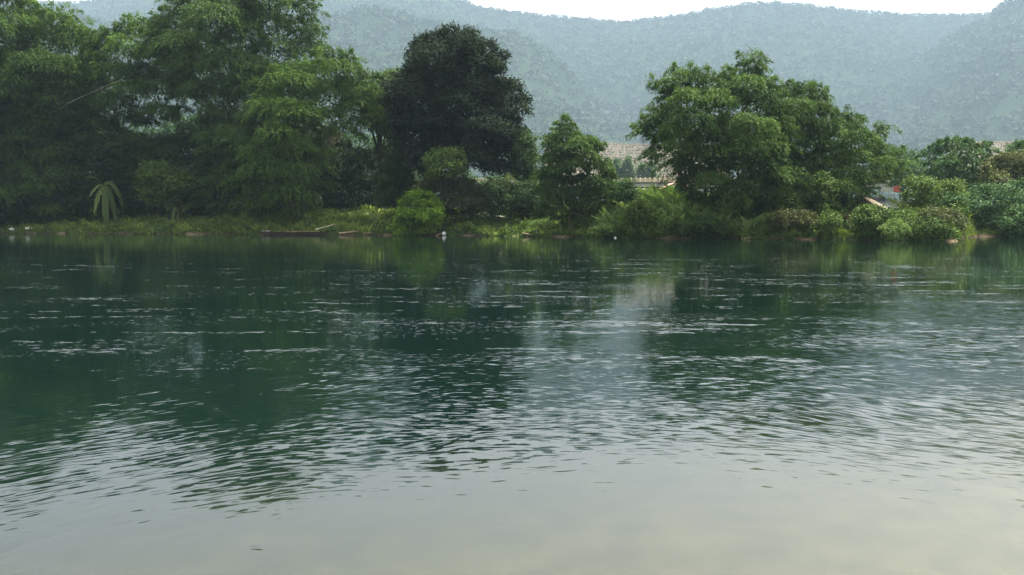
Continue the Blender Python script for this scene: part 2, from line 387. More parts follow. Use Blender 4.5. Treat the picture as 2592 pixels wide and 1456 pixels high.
def foliage(name, poly, Y, T, mat, parent, style='bamboo', rpx=(18, 42), leaf=(.32, .10), cover=1.5, back=.35, fill=.5, holes=(), spacing=1.05, tint=(.0, 1.), plumes=1.):
    cover *= .95
    mpx = Y / F_PX
    pts, rad, d = lobes_in(poly, rpx[0], rpx[1], spacing, holes=holes)
    dmax = max(d.max(), 1)
    bul = np.sqrt(np.clip(1 - (1 - np.clip(d / min(dmax, 2.5 * rpx[1]), 0, 1)) ** 2, 0, 1))
    Yf = Y - T * bul * RNG.uniform(.35, 1.25, len(pts))
    C = P(pts[:, 0], pts[:, 1], Y); r = rad * mpx
    C[:, 1] = Yf
    # keep the sight line: rescale the position for its own depth
    C = P(pts[:, 0], pts[:, 1], Yf)
    sets = [(C, r, cover)]
    if back > 0:
        kb = RNG.random(len(pts)) < .7
        Cb = P(pts[kb, 0], pts[kb, 1], Y + T * bul[kb] * RNG.uniform(.3, .9, kb.sum())); Cb[:, 2] = C[kb, 2]
        sets.append((Cb, r[kb] * 1.15, back))
    VV, FF, TT, off = [], [], [], 0
    L, B = leaf
    for C_, r_, cov in sets:
        area = 2 * math.pi * r_ ** 2 * 1.15
        k = 9 if style == 'bamboo' else 6
        nl = np.maximum((area * cov / (L * B * .5)).astype(int), 30)
        ns = np.maximum(nl // k, 5)
        idx = np.repeat(np.arange(len(C_)), ns); n = len(idx)
        dirs = sphere_dirs(n)
        dirs[:, 2] = np.where(dirs[:, 2] < .05, -dirs[:, 2] * RNG.choice([1, 1, 1, .3, -.3], n), dirs[:, 2]); dirs = nrm(dirs)
        sq = np.array([1., .9, .72]) if style == 'bamboo' else np.array([1., 1., .8])
        # lumpy lobes
        lump = 1 + .22 * np.sin(dirs[:, 0] * 5 + idx) * np.sin(dirs[:, 1] * 6 + idx * 2.) + .15 * np.sin(dirs[:, 2] * 9 + idx * 3.)
        rad_ = r_[idx] * lump * RNG.uniform(.55, 1.0, n) ** .5
        S = C_[idx] + dirs * sq * rad_[:, None] * .88
        lob_t = RNG.uniform(0, 1, len(C_))[idx]
        if style == 'bamboo':
            out = nrm(dirs * [1, 1, .5] + [0, 0, .25] + RNG.normal(0, .35, (n, 3)))
            Ls = RNG.uniform(.5, 1.15, n) * np.clip(r_[idx] * .55, .35, 1.2)
            for j in range(k):
                t = (j + RNG.random(n)) / k
                pos = S + out * (Ls * t)[:, None]; pos[:, 2] -= Ls * .75 * t ** 2
                tang = out.copy(); tang[:, 2] -= 1.5 * t
                dd = nrm(nrm(tang) + RNG.normal(0, .55, (n, 3)) + [0, 0, -.35])
                w = nrm(np.cross(dd, RNG.normal(0, 1, (n, 3)) + [0, 0, .6]))
                ll = L * RNG.uniform(.7, 1.3, n); bb = B * RNG.uniform(.7, 1.3, n)
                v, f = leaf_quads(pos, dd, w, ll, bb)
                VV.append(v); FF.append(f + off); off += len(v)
                tip = .35 * t + .15 * dirs[:, 2]  # young tips lighter; upper leaves tinted lighter too, lit tops put into colour
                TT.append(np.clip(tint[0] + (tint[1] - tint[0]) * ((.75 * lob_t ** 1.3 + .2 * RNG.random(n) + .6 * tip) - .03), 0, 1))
        else:
            tw = nrm(dirs + RNG.normal(0, .4, (n, 3)))
            for j in range(k):
                ext = np.where(RNG.random(n) < .12, RNG.random(n) * .45, RNG.random(n) * .22)
                pos = S + tw * (ext * r_[idx])[:, None] + RNG.normal(0, .6, (n, 3)) * L
                nn = nrm(dirs * .6 + RNG.normal(0, .55, (n, 3)) + [0, 0, .45])
                dd = nrm(np.cross(nn, RNG.normal(0, 1, (n, 3)))); w = np.cross(nn, dd)
                ll = L * RNG.uniform(.7, 1.3, n); bb = B * RNG.uniform(.7, 1.3, n)
                v, f = leaf_quads(pos, dd, w, ll, bb)
                VV.append(v); FF.append(f + off); off += len(v)
                TT.append(np.clip(tint[0] + (tint[1] - tint[0]) * (.6 * lob_t + .4 * RNG.random(n)), 0, 1))
    if style == 'bamboo' and plumes > 0:
        pa = np.asarray(poly, float); pb = np.roll(pa, -1, 0); seg = np.linalg.norm(pb - pa, axis=1)
        cw = np.sign(np.sum(pa[:, 0] * pb[:, 1] - pb[:, 0] * pa[:, 1]))
        ne = int(seg.sum() / 15 * plumes); e = RNG.choice(len(pa), ne, p=seg / seg.sum()); u = RNG.random(ne)[:, None]
        q = pa[e] + (pb[e] - pa[e]) * u; tn = nrm(pb[e] - pa[e]); no = np.stack([tn[:, 1], -tn[:, 0]], -1) * cw
        ok = (no[:, 1] < .45); q, no = q[ok], no[ok]; ne = len(q)
        q = q - no * 12; Yp = Y - T * .35 + RNG.uniform(-.35, .6, ne) * T
        A = P(q[:, 0], q[:, 1], Yp); od = nrm(np.stack([no[:, 0], RNG.normal(0, .25, ne), -no[:, 1] + .35], -1) + RNG.normal(0, .25, (ne, 3)))
        Lp = RNG.uniform(24, 60, ne) * mpx * np.clip(rpx[1] / 34, .6, 1.2); kk = 120
        ii = np.repeat(np.arange(ne), kk); t = RNG.random(len(ii)) ** .8
        pos = A[ii] + od[ii] * (Lp[ii] * t)[:, None]; pos[:, 2] -= Lp[ii] * .55 * t ** 2.2
        pos += RNG.normal(0, 1, pos.shape) * (.16 * Lp[ii] * (1.15 - t) * .8)[:, None]; pos[:, 2] -= RNG.random(len(ii)) * .12 * Lp[ii]
        tg = od[ii].copy(); tg[:, 2] -= 1.1 * t
        dd = nrm(nrm(tg) + RNG.normal(0, .5, pos.shape) + [0, 0, -.25]); w = nrm(np.cross(dd, RNG.normal(0, 1, pos.shape) + [0, 0, .6]))
        v, f = leaf_quads(pos, dd, w, L * RNG.uniform(.7, 1.3, len(ii)), B * RNG.uniform(.7, 1.3, len(ii)))
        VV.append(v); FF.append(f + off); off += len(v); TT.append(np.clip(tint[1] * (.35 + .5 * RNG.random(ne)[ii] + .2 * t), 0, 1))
    # foliage inside the crown, its inner shade put into a darker tint
    if fill > 0:
        lo, hi = np.min(poly, 0), np.max(poly, 0)
        A = (hi[0] - lo[0]) * (hi[1] - lo[1]) * mpx ** 2
        nf = int(A * fill / (.55 * .28 * .5) * 2.2)
        q = RNG.uniform(lo, hi, (nf, 2)); dq = poly_dist(poly, q); ok = dq > rpx[0] * .8
        for hx, hy, hr in holes: ok &= np.hypot(q[:, 0] - hx, q[:, 1] - hy) > hr * 1.1
        q = q[ok]; n = len(q)
        if n:
            c = P(q[:, 0], q[:, 1], Y + RNG.uniform(-.1, .8, n) * T)
            nn = nrm(RNG.normal(0, 1, (n, 3)) + [0, -.6, .2]); dd = nrm(np.cross(nn, RNG.normal(0, 1, (n, 3)))); w = np.cross(nn, dd)
            v, f = leaf_quads(c, dd, w, RNG.uniform(.4, .75, n), RNG.uniform(.2, .36, n))
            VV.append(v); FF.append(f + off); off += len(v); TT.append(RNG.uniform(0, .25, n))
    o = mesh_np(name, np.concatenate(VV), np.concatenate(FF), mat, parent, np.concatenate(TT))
    return o, C, r

def base_of(px, Y): 
    p = P(px, 500, Y); p[2] = ground_z(np.array(float(px)), np.array(float(Y))); return p

def bamboo(label, poly, Y, T, basepx, mat='bamboo', group=None, nculm=12, **kw):
    b = base_of(basepx, Y)
    root = empty('bamboo_clump', b, label, 'bamboo', group)
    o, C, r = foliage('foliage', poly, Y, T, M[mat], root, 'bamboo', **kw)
    pick = RNG.permutation(len(C))[:nculm]
    for i in pick:
        tip = C[i]; st = b + np.array([RNG.normal(0, 1.1), RNG.normal(0, 1.1), -.2])
        t = np.linspace(0, 1, 9)[:, None]
        mid = np.array([st[0] * .75 + tip[0] * .25, st[1] * .75 + tip[1] * .25, st[2] + (tip[2] - st[2]) * .95])
        pth = (1 - t) ** 2 * st + 2 * t * (1 - t) * mid + t ** 2 * tip
        v, f = tube(pth, np.linspace(.07, .02, 9), 5)
        mesh_np('culm', v, f, M['culm'], root, smooth=True)
    return root

def tree(name, label, cat, poly, Y, T, basepx, mat='broad', group=None, trunk_r=.35, limbs=8, **kw):
    b = base_of(basepx, Y)
    root = empty(name, b, label, cat, group)
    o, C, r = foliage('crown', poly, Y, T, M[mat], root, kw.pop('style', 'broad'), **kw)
    if trunk_r > 0:
        cc = C.mean(0); h = cc[2] - b[2]; t = np.linspace(0, 1, 7)[:, None]
        top = np.array([cc[0] * .6 + b[0] * .4, Y, b[2] + h * .95]); st = b - [0, 0, .4]
        pth = st + (top - st) * t + np.stack([np.sin(t[:, 0] * 4) * .2 * trunk_r * 4, t[:, 0] * 0, t[:, 0] * 0], -1)
        v, f = tube(pth, trunk_r * (1.25 - .75 * t[:, 0]), 8)
        tk = mesh_np('trunk', v, f, M['bark'], root, smooth=True)
        parts = []
        for i in RNG.permutation(len(C))[:limbs]:
            s = pth[RNG.integers(3, 6)]; e = C[i]; m_ = (s + e) / 2 + [0, 0, h * .08]
            pp = (1 - t) ** 2 * s + 2 * t * (1 - t) * m_ + t ** 2 * e
            v, f = tube(pp, trunk_r * np.linspace(.42, .08, 7), 5); mesh_np('limb', v, f, M['bark'], root, smooth=True)
    return root

GB = 'bamboo clumps on the left bank'
bamboo('tall bamboo at the far left corner, its tip cut by the frame', [(-160, -60), (60, -60), (78, 5), (100, 38), (130, 22), (185, 28), (205, 55), (238, 88), (245, 140), (220, 300), (150, 440), (-160, 440)], 124, 7, 60, group=GB, back=.5, rpx=(22, 58))
bamboo('drooping bamboo hanging low to the water at the left edge, pale green dome on top', [(-150, 170), (-60, 150), (20, 150), (90, 138), (150, 150), (195, 180), (235, 245), (238, 330), (210, 430), (185, 500), (165, 578), (-150, 580)], 120, 4, 40, group=GB, mat='bamboo', tint=(0, .75), rpx=(24, 60))
bamboo('lower bamboo between the far left clump and the tallest bamboo', [(215, 120), (250, 78), (290, 70), (330, 55), (380, 50), (420, 70), (480, 110), (500, 250), (470, 300), (400, 325), (330, 318), (285, 335), (225, 330)], 121, 4, 300, group=GB, mat='bamboo', holes=[(428, 340, 9)], rpx=(20, 52))
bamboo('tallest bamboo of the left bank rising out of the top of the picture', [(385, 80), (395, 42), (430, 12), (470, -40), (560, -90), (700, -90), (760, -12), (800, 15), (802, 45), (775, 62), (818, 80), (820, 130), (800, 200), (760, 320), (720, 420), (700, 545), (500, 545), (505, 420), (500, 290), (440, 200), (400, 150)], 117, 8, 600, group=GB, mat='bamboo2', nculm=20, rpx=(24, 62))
bamboo('broad arching bamboo whose branches sweep down to the right above the grassy slope', [(640, 250), (700, 165), (800, 140), (850, 112), (895, 140), (903, 190), (950, 250), (985, 310), (992, 355), (950, 345), (905, 320), (880, 380), (850, 380), (830, 320), (805, 330), (800, 420), (815, 470), (790, 550), (640, 552), (600, 430), (625, 330)], 110, 6, 730, group=GB, nculm=18, holes=[(838, 345, 12)], rpx=(22, 56))
tree('leafy_tree', 'round leafy tree tucked between the arching bamboo and the big dark tree', 'tree', [(885, 195), (930, 172), (980, 195), (1002, 240), (1008, 300), (990, 335), (940, 330), (900, 260)], 113, 3, 960, leaf=(.34, .2), tint=(.2, 1))
tree('leafy_tree', 'narrow dark tree standing left of the trunk of the big dark tree', 'tree', [(985, 330), (1020, 338), (1035, 400), (1045, 470), (1010, 525), (950, 530), (955, 440), (968, 380)], 108, 2, 1000, mat='broad', rpx=(12, 24), leaf=(.3, .16))
tree('leafy_tree', 'low tree crown peeping over between the leafy tree and the big dark tree', 'tree', [(950, 190), (975, 178), (1030, 176), (1050, 200), (1030, 300), (960, 300)], 122, 2, 1000, mat='shrub', rpx=(12, 22), leaf=(.3, .16))
tree('evergreen_tree', 'huge round dark evergreen tree, tallest in the middle of the bank', 'tree', [(1015, 190), (1032, 140), (1060, 105), (1090, 82), (1130, 73), (1165, 82), (1205, 80), (1240, 108), (1275, 140), (1285, 178), (1312, 215), (1332, 255), (1334, 295), (1312, 325), (1330, 350), (1345, 400), (1310, 440), (1240, 452), (1170, 440), (1080, 455), (1030, 430), (995, 360), (975, 270), (985, 210)], 106, 7, 1065, mat='dark', trunk_r=.5, limbs=14, leaf=(.34, .2), rpx=(26, 54), cover=1.9, back=.9, fill=1.2, tint=(0, 1), holes=[(1288, 262, 5)])
tree('leafy_tree', 'tree with tiered branches leaning right from behind the big dark tree', 'tree', [(1320, 325), (1348, 340), (1362, 390), (1372, 455), (1320, 470), (1290, 440), (1300, 370)], 102, 2, 1330, rpx=(9, 20), leaf=(.28, .15), tint=(0, .8))
tree('small_tree', 'small sunlit tree with light green top in front of the big dark tree', 'tree', [(1070, 405), (1090, 385), (1115, 372), (1150, 376), (1175, 392), (1182, 430), (1160, 452), (1085, 455)], 98, 1.6, 1105, mat='shrub', rpx=(9, 18), leaf=(.26, .14), trunk_r=.12, tint=(.4, 1.1))
bamboo('slender cone-shaped bamboo right of the big dark tree with a feathery tip', [(1435, 288), (1452, 325), (1482, 345), (1520, 355), (1537, 366), (1522, 392), (1548, 420), (1566, 462), (1560, 520), (1540, 557), (1400, 556), (1368, 520), (1372, 440), (1384, 390), (1374, 352), (1402, 335), (1415, 308)], 90, 2.8, 1460, mat='bamboo2', rpx=(9, 28), leaf=(.26, .08), cover=2.2, fill=.9, group='bamboo clumps right of the big dark tree')
GR = 'bamboo clumps right of the big dark tree'
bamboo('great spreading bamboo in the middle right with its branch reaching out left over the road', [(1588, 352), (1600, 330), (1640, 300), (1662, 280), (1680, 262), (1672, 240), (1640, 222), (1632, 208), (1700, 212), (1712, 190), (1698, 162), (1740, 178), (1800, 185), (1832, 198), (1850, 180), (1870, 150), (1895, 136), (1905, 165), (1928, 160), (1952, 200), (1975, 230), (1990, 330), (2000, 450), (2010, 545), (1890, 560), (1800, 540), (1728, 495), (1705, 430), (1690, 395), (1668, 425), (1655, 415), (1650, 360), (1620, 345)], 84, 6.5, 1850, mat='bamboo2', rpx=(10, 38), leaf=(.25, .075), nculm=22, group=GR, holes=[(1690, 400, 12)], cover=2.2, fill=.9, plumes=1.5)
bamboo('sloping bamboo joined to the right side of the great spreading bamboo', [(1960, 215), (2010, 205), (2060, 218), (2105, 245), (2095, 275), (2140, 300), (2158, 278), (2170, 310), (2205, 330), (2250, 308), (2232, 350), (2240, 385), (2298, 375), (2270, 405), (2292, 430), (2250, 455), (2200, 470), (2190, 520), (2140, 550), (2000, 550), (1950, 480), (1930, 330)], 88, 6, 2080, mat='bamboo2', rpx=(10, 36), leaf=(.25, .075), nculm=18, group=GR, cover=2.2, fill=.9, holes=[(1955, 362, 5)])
tree('leafy_tree', 'full round tree at the right, behind the yellow-green trees', 'tree', [(2340, 385), (2365, 362), (2420, 350), (2450, 352), (2470, 362), (2512, 360), (2505, 400), (2495, 440), (2475, 480), (2400, 490), (2350, 450)], 112, 3.5, 2430, mat='cool', rpx=(12, 26), leaf=(.34, .16), style='bamboo')
tree('leafy_tree', 'faint hazy tree between the sloping bamboo and the full round tree', 'tree', [(2230, 400), (2280, 375), (2320, 385), (2345, 430), (2340, 470), (2260, 475), (2225, 450)], 170, 4, 2290, mat='cool', rpx=(12, 22), leaf=(.5, .3))
tree('small_tree', 'yellow-green tree leaning over the red and blue panels', 'tree', [(2282, 470), (2300, 450), (2345, 445), (2375, 465), (2385, 500), (2370, 530), (2310, 525), (2285, 500)], 84, 2, 2330, mat='shrub', rpx=(9, 18), leaf=(.26, .15), trunk_r=.12, tint=(.3, 1.15))
tree('small_tree', 'yellow-green tree second from the water inlet, below the full round tree', 'tree', [(2370, 478), (2395, 455), (2430, 460), (2448, 485), (2440, 530), (2390, 545), (2365, 520)], 82, 2, 2405, mat='shrub', rpx=(9, 18), leaf=(.26, .15), trunk_r=.12, tint=(.3, 1.15))
tree('leafy_tree', 'brownish tree at the right edge above the creeper-covered bank', 'tree', [(2480, 430), (2520, 392), (2570, 385), (2620, 375), (2720, 380), (2720, 500), (2520, 490), (2485, 470)], 104, 3, 2600, mat='olive', rpx=(12, 26), leaf=(.32, .18))
tree('leafy_tree', 'dark green tree top cut by the right edge of the picture', 'tree', [(2545, 378), (2580, 360), (2640, 350), (2740, 360), (2740, 440), (2600, 440), (2560, 410)], 110, 3, 2650, mat='cool', rpx=(12, 24), leaf=(.32, .18))

# shrubs, thickets and low plants: (name, category, label, polygon, Y, T, mat, extra)
def ell(cx, cy, rx, ry, n=14, fl=.0):
    return [(cx + rx * math.cos(a) * (1 + .07 * math.sin(3 * a + cx)), cy + ry * (math.sin(a) if math.sin(a) < 0 or not fl else math.sin(a) * fl)) for a in np.linspace(0, 2 * math.pi, n, endpoint=False)]
SH = [
 ('round_bush', 'bush', 'bright green rounded bush overhanging the water below the big dark tree', [(996, 560), (1005, 520), (1030, 490), (1060, 480), (1090, 486), (1115, 510), (1124, 545), (1112, 575), (1090, 595), (1000, 597), (988, 580)], 98.5, 2.6, 'lime', dict(rpx=(9, 20), leaf=(.24, .14), cover=1.8, tint=(0, .9))),
 ('thicket', 'thicket', 'dark tangled thicket under the left bamboos', [(-150, 400), (180, 330), (250, 280), (340, 330), (400, 345), (520, 290), (700, 350), (830, 365), (960, 370), (1060, 430), (1060, 520), (970, 535), (800, 548), (600, 572), (300, 580), (-150, 585)], 119.5, 2.5, 'broad', dict(rpx=(14, 34), leaf=(.34, .18), cover=1.0, fill=1.0, holes=[(428, 338, 9), (375, 318, 5)], tint=(0, .5))),
 ('thicket', 'thicket', 'hazy wall of trees farther back, seen in the gaps between the left bank trees', [(-150, 300), (150, 270), (300, 300), (380, 325), (460, 285), (600, 300), (780, 310), (860, 335), (930, 340), (1010, 350), (1080, 425), (1160, 432), (1210, 450), (1260, 440), (1400, 430), (1420, 540), (-150, 560)], 150, 3, 'cool', dict(rpx=(12, 26), leaf=(.42, .22), cover=1.2, fill=.5, back=.0, tint=(0, .8))),
 ('shrub', 'shrub', 'grey-green shrub seen through the gap below the lower bamboo', [(285, 345), (310, 335), (345, 340), (375, 370), (385, 430), (360, 470), (290, 470), (275, 400)], 118, 1.6, 'shrub', dict(rpx=(12, 22), leaf=(.28, .15), tint=(0, .7))),
 ('shrub', 'shrub', 'broad-leaved shrub with pale sprays hanging right beside the banana plants', [(350, 430), (370, 412), (410, 415), (440, 430), (465, 440), (492, 450), (488, 480), (455, 500), (430, 520), (380, 520), (350, 490)], 113.5, 1.8, 'shrub', dict(rpx=(8, 15), leaf=(.42, .18), tint=(.3, 1.0), cover=1.2)),
 ('shrub', 'shrub', 'silvery shrub seen behind the arching bamboo', [(800, 330), (830, 318), (855, 330), (870, 380), (850, 430), (815, 440), (795, 400)], 124, 1.6, 'brown', dict(rpx=(9, 17), leaf=(.3, .16), tint=(.4, 1.1), fill=.1)),
 ('shrub', 'shrub', 'brown-green shrubs tangled below the small sunlit tree', [(1050, 470), (1080, 450), (1170, 448), (1225, 470), (1240, 500), (1235, 540), (1120, 548), (1050, 535)], 101, 2, 'olive', dict(rpx=(12, 22), leaf=(.26, .13), tint=(0, .55))),
 ('shrub', 'shrub', 'dark shrubs between the banana plants and the cone-shaped bamboo', [(1230, 475), (1290, 468), (1350, 460), (1390, 470), (1395, 545), (1340, 560), (1235, 548)], 99, 2, 'broad', dict(rpx=(12, 22), leaf=(.26, .13), tint=(0, .6))),
 ('shrub', 'shrub', 'leafy shrub hiding the left end of the road wall beside the cone-shaped bamboo', [(1555, 470), (1572, 452), (1600, 460), (1615, 490), (1612, 520), (1565, 525)], 87, 1.4, 'cool', dict(rpx=(8, 14), leaf=(.24, .12))),
 ('shrub', 'shrub', 'dark rounded bush at the foot of the slope, in front of the tall reeds', [(1735, 560), (1760, 545), (1800, 548), (1835, 570), (1838, 600), (1740, 603), (1728, 585)], 78, 1.3, 'broad', dict(rpx=(8, 15), leaf=(.22, .1), tint=(.1, .8))),
 ('shrub', 'shrub', 'leafy weeds at the waterline under the cone-shaped bamboo', [(1490, 580), (1530, 572), (1570, 575), (1590, 590), (1575, 603), (1495, 602)], 84, .9, 'shrub', dict(rpx=(7, 12), leaf=(.2, .1))),
 ('shrub', 'shrub', 'light green leafy weeds left of the tall reeds', [(1580, 520), (1620, 505), (1655, 520), (1660, 560), (1640, 600), (1590, 603), (1575, 560)], 82.3, 1.4, 'shrub', dict(rpx=(8, 15), leaf=(.24, .11), tint=(.3, 1.1))),
 ('small_tree', 'tree', 'small dark tree with yellow-tipped leaves in front of the sloping bamboo', [(2050, 470), (2075, 438), (2100, 445), (2110, 480), (2115, 520), (2100, 548), (2060, 545), (2045, 510)], 80, 1.2, 'shrub', dict(rpx=(8, 14), leaf=(.24, .14), tint=(0, .8))),
 ('shrub', 'shrub', 'flat-topped olive shrub between the two right bamboos', [(1945, 510), (1975, 490), (2040, 492), (2055, 520), (2050, 545), (1960, 548)], 81, 1.3, 'shrub', dict(rpx=(8, 15), leaf=(.22, .1), tint=(.1, .8))),
 ('shrub', 'shrub', 'low olive scrub below the great spreading bamboo', [(1940, 545), (1985, 532), (2060, 540), (2075, 570), (2060, 585), (1960, 582)], 77.5, 1, 'olive', dict(rpx=(8, 13), leaf=(.2, .08))),
 ('shrub', 'shrub', 'yellow-green bush below the small dark tree', [(2075, 555), (2095, 532), (2115, 538), (2128, 560), (2125, 590), (2085, 592)], 76, .9, 'shrub', dict(rpx=(7, 12), leaf=(.2, .1), tint=(.3, 1.1))),
 ('creeper_mound', 'creepers', 'creeper-covered mound sloping down right towards the inlet', [(2160, 535), (2195, 520), (2240, 528), (2300, 548), (2345, 568), (2375, 598), (2350, 606), (2180, 600), (2158, 570)], 74.5, 1.8, 'shrub', dict(rpx=(8, 17), leaf=(.22, .13), cover=1.8, tint=(.1, .9))),
 ('round_bush', 'bush', 'fine-leaved pale round bush in front of the creeper-covered mound', ell(2270, 582, 32, 27), 71.5, .9, 'reed', dict(rpx=(7, 13), leaf=(.2, .04), style='bamboo', cover=1.6)),
 ('shrub', 'shrub', 'brown-green bushes running down to the tip of the bank', [(2330, 535), (2370, 525), (2420, 535), (2440, 560), (2435, 600), (2390, 606), (2345, 580), (2320, 555)], 73.5, 1.6, 'olive', dict(rpx=(8, 16), leaf=(.24, .11), tint=(0, .75))),
 ('shrub', 'shrub', 'dull green bushes behind the tip of the bank', [(2380, 500), (2440, 495), (2450, 540), (2445, 585), (2400, 570)], 80, 1.5, 'cool', dict(rpx=(8, 16), leaf=(.24, .11))),
 ('creeper_mound', 'creepers', 'blue-green creepers covering the steep bank at the right edge', [(2440, 598), (2435, 540), (2450, 500), (2480, 462), (2540, 470), (2620, 450), (2760, 450), (2760, 605), (2520, 605)], 95, 3, 'cool', dict(rpx=(12, 26), leaf=(.28, .14))),
 ('shrub', 'shrub', 'lighter shrub hanging over the water at the right edge', [(2510, 560), (2540, 530), (2580, 520), (2660, 525), (2660, 604), (2530, 605)], 91.5, 1.6, 'cool', dict(rpx=(9, 18), leaf=(.26, .13), tint=(.4, 1.2))),
]
for nm, cat, lab, poly, Y, T, mt, kw in SH:
    b = base_of(float(np.mean([p[0] for p in poly])), Y)
    root = empty(nm, b, lab, cat, None)
    foliage('foliage', poly, Y, T, M[mt], root, kw.pop('style', 'broad'), **kw)
    for k in range(4):
        a = RNG.uniform(0, 6.28); tip = b + np.array([math.cos(a) * .8, math.sin(a) * .5, RNG.uniform(1, 2)])
        v, f = tube([b - [0, 0, .3], (b + tip) / 2, tip], [.05, .04, .02], 5); mesh_np('stem', v, f, M['bark'], root, smooth=True)

# ------------------------------------------------------------------ grass and reeds
def blades(n, pxr, dr, hr, wr, keep=None, lean=.35):
    px = RNG.uniform(*pxr, n); d = dr[0] + (dr[1] - dr[0]) * RNG.random(n) ** 1.3
    if keep is not None:
        k = RNG.random(n) < keep(px, d); px, d = px[k], d[k]
    n = len(px); Y = bank_y(px) + d
    b = np.stack([(px - CX) / F_PX * Y, Y, ground_z(px, Y) - .05], -1)
    X = b[:, 0]
    clump = np.clip(.5 + .6 * vnoise(X, Y, 1.1, 3) + .5 * vnoise(X, Y, 3.1, 8), .15, 1.3)
    h = RNG.uniform(*hr, n) * clump; w = RNG.uniform(*wr, n)
    az = RNG.uniform(0, 6.28, n); side = np.stack([np.cos(az), np.sin(az), 0 * az], -1)
    ln = RNG.normal(0, lean, (n, 3)); ln[:, 2] = 1; ln = nrm(ln)
    m_ = b + ln * (h * .6)[:, None]; tip = b + ln * h[:, None] + np.stack([RNG.normal(0, .25, n) * h, RNG.normal(0, .25, n) * h, -.12 * h], -1)
    v = np.stack([b - side * w[:, None] * .55, b + side * w[:, None] * .55, m_ + side * w[:, None] * .5, tip], 1).reshape(-1, 3)
    i = np.arange(n) * 4
    q = np.stack([i, i + 1, i + 2, i + 3], -1)
    t = np.clip(.45 + .35 * vnoise(X, Y, .5, 6) + RNG.normal(0, .2, n), 0, 1)
    return v, q, t
v, q, t = blades(100000, (-150, 2440), (.3, 15), (.4, 1.1), (.05, .11))
tag(mesh_np('grass', v, q, M['grass'], tint=t), 'rough green grass covering the far river bank', 'grass', kind='stuff')
v, q, t = blades(9000, (2440, 2760), (.2, 8), (.3, .8), (.05, .1))
tag(mesh_np('grass', v, q, M['grass'], tint=t), 'grass along the foot of the steep bank at the right edge', 'grass', kind='stuff')
v, q, t = blades(42000, (1545, 1920), (.8, 14), (1.3, 2.7), (.05, .09), keep=lambda p, d: np.clip(1.2 - np.abs(p - 1690) / 200, 0, 1), lean=.22)
tag(mesh_np('reeds', v, q, M['reed'], tint=t), 'tall pale green reeds on the slope left of the great spreading bamboo', 'reeds', kind='stuff')
v, q, t = blades(2600, (2135, 2185), (1.5, 3.5), (1.3, 1.9), (.04, .07), lean=.12)
tag(mesh_np('dry_stalks', v, q, M['brown'], tint=t), 'patch of dry brown stalks left of the creeper-covered mound', 'dry stalks', kind='stuff')
# low leafy weeds at the water's edge
n = 120000; px = RNG.uniform(-150, 2435, n); px[::2] = RNG.uniform(1120, 2435, len(px[::2])); d = RNG.uniform(-.15, 9, n) * RNG.random(n) ** .4; Y = bank_y(px) + d
X = (px - CX) / F_PX * Y; hh = np.clip(vnoise(X, Y, .9, 4) + .35 + .4 * vnoise(X, Y, 2.3, 7), .05, 1.3) * np.where(px > 1450, 1.6, .9)
c = np.stack([X, Y, ground_z(px, Y) + hh * RNG.random(n)], -1)
nn = nrm(RNG.normal(0, .6, (n, 3)) + [0, -.3, .6]); dd = nrm(np.cross(nn, RNG.normal(0, 1, (n, 3)))); w = np.cross(nn, dd)
v, f = leaf_quads(c, dd, w, RNG.uniform(.16, .34, n), RNG.uniform(.1, .18, n))
tag(mesh_np('weeds', v, f, M['shrub'], tint=np.clip(.5 + .4 * vnoise(X, Y, .7, 9) + RNG.normal(0, .2, n), 0, 1)), 'low leafy weeds along the edge of the far bank', 'weeds', kind='stuff')

# ------------------------------------------------------------------ banana plants
def banana(label, px, Y, h, nleaf, L, az0, spread=6.28, group='banana plants on the far bank', stems=1, drop=1.0):
    b = base_of(px, Y); root = empty('banana_plant', b, label, 'banana plant', group)
    t = np.linspace(0, 1, 6)[:, None]
    for s in range(stems):
        top = b + [(.5 * s), 0, h]
        v, f = tube(b - [0, 0, .2] + (top - b + [0, 0, .2]) * t + [[.12 * s, 0, 0]], np.linspace(.15, .08, 6), 8); mesh_np('stem', v, f, M['culm'], root, smooth=True)
    top = b + [0, 0, h]
    for i in range(nleaf):
        az = az0 + spread * (i + RNG.uniform(-.25, .25)) / nleaf; o = np.array([math.cos(az), math.sin(az), 0.]); rise = RNG.uniform(.2, 1.1); dr = RNG.uniform(.7, 1.7) * drop
        k = 19; s = np.linspace(0, 1, k); Li = L * RNG.uniform(.8, 1.15)
        pos = top + o * (Li * .62 * s)[:, None] + np.array([0, 0, 1.]) * (Li * (rise * s - dr * s ** 2))[:, None]
        side = np.cross(o, [0, 0, 1]); W = Li * RNG.uniform(.09, .15) * np.sin(np.pi * np.clip(s * 1.05 + .02, 0, 1)) ** .6 * np.where(s < .12, .25, 1); W = W * np.where(np.arange(k) % 3 == 2, RNG.uniform(.35, .8, k), RNG.uniform(.85, 1.1, k)); W[-1] = .02
        fold = np.array([0, 0, -1.]) * (W * .5)[:, None]
        v = np.concatenate([pos + side * W[:, None] + fold, pos, pos - side * W[:, None] + fold])
        f = [(j + 0, j + 1, k + j + 1, k + j) for j in range(k - 1)] + [(k + j, k + j + 1, 2 * k + j + 1, 2 * k + j) for j in range(k - 1)]
        mesh_np('leaf', v, f, M['banana'], root, tint=np.clip(RNG.uniform(.2, 1) + np.zeros(len(f)), 0, 1), smooth=True)
    return root
banana('banana plant with long pale hanging leaves in front of the dark left bamboos', 268, 115.2, 5.0, 13, 4.3, .2, stems=2, drop=1.2)
banana('smaller banana plant in the shade right of the broad-leaved shrub', 450, 114, 2.6, 6, 2.8, .5, drop=1.1)
banana('banana plant with upright leaf behind the broad-leaved shrub', 372, 117, 6.2, 6, 3.2, .9, drop=.7)
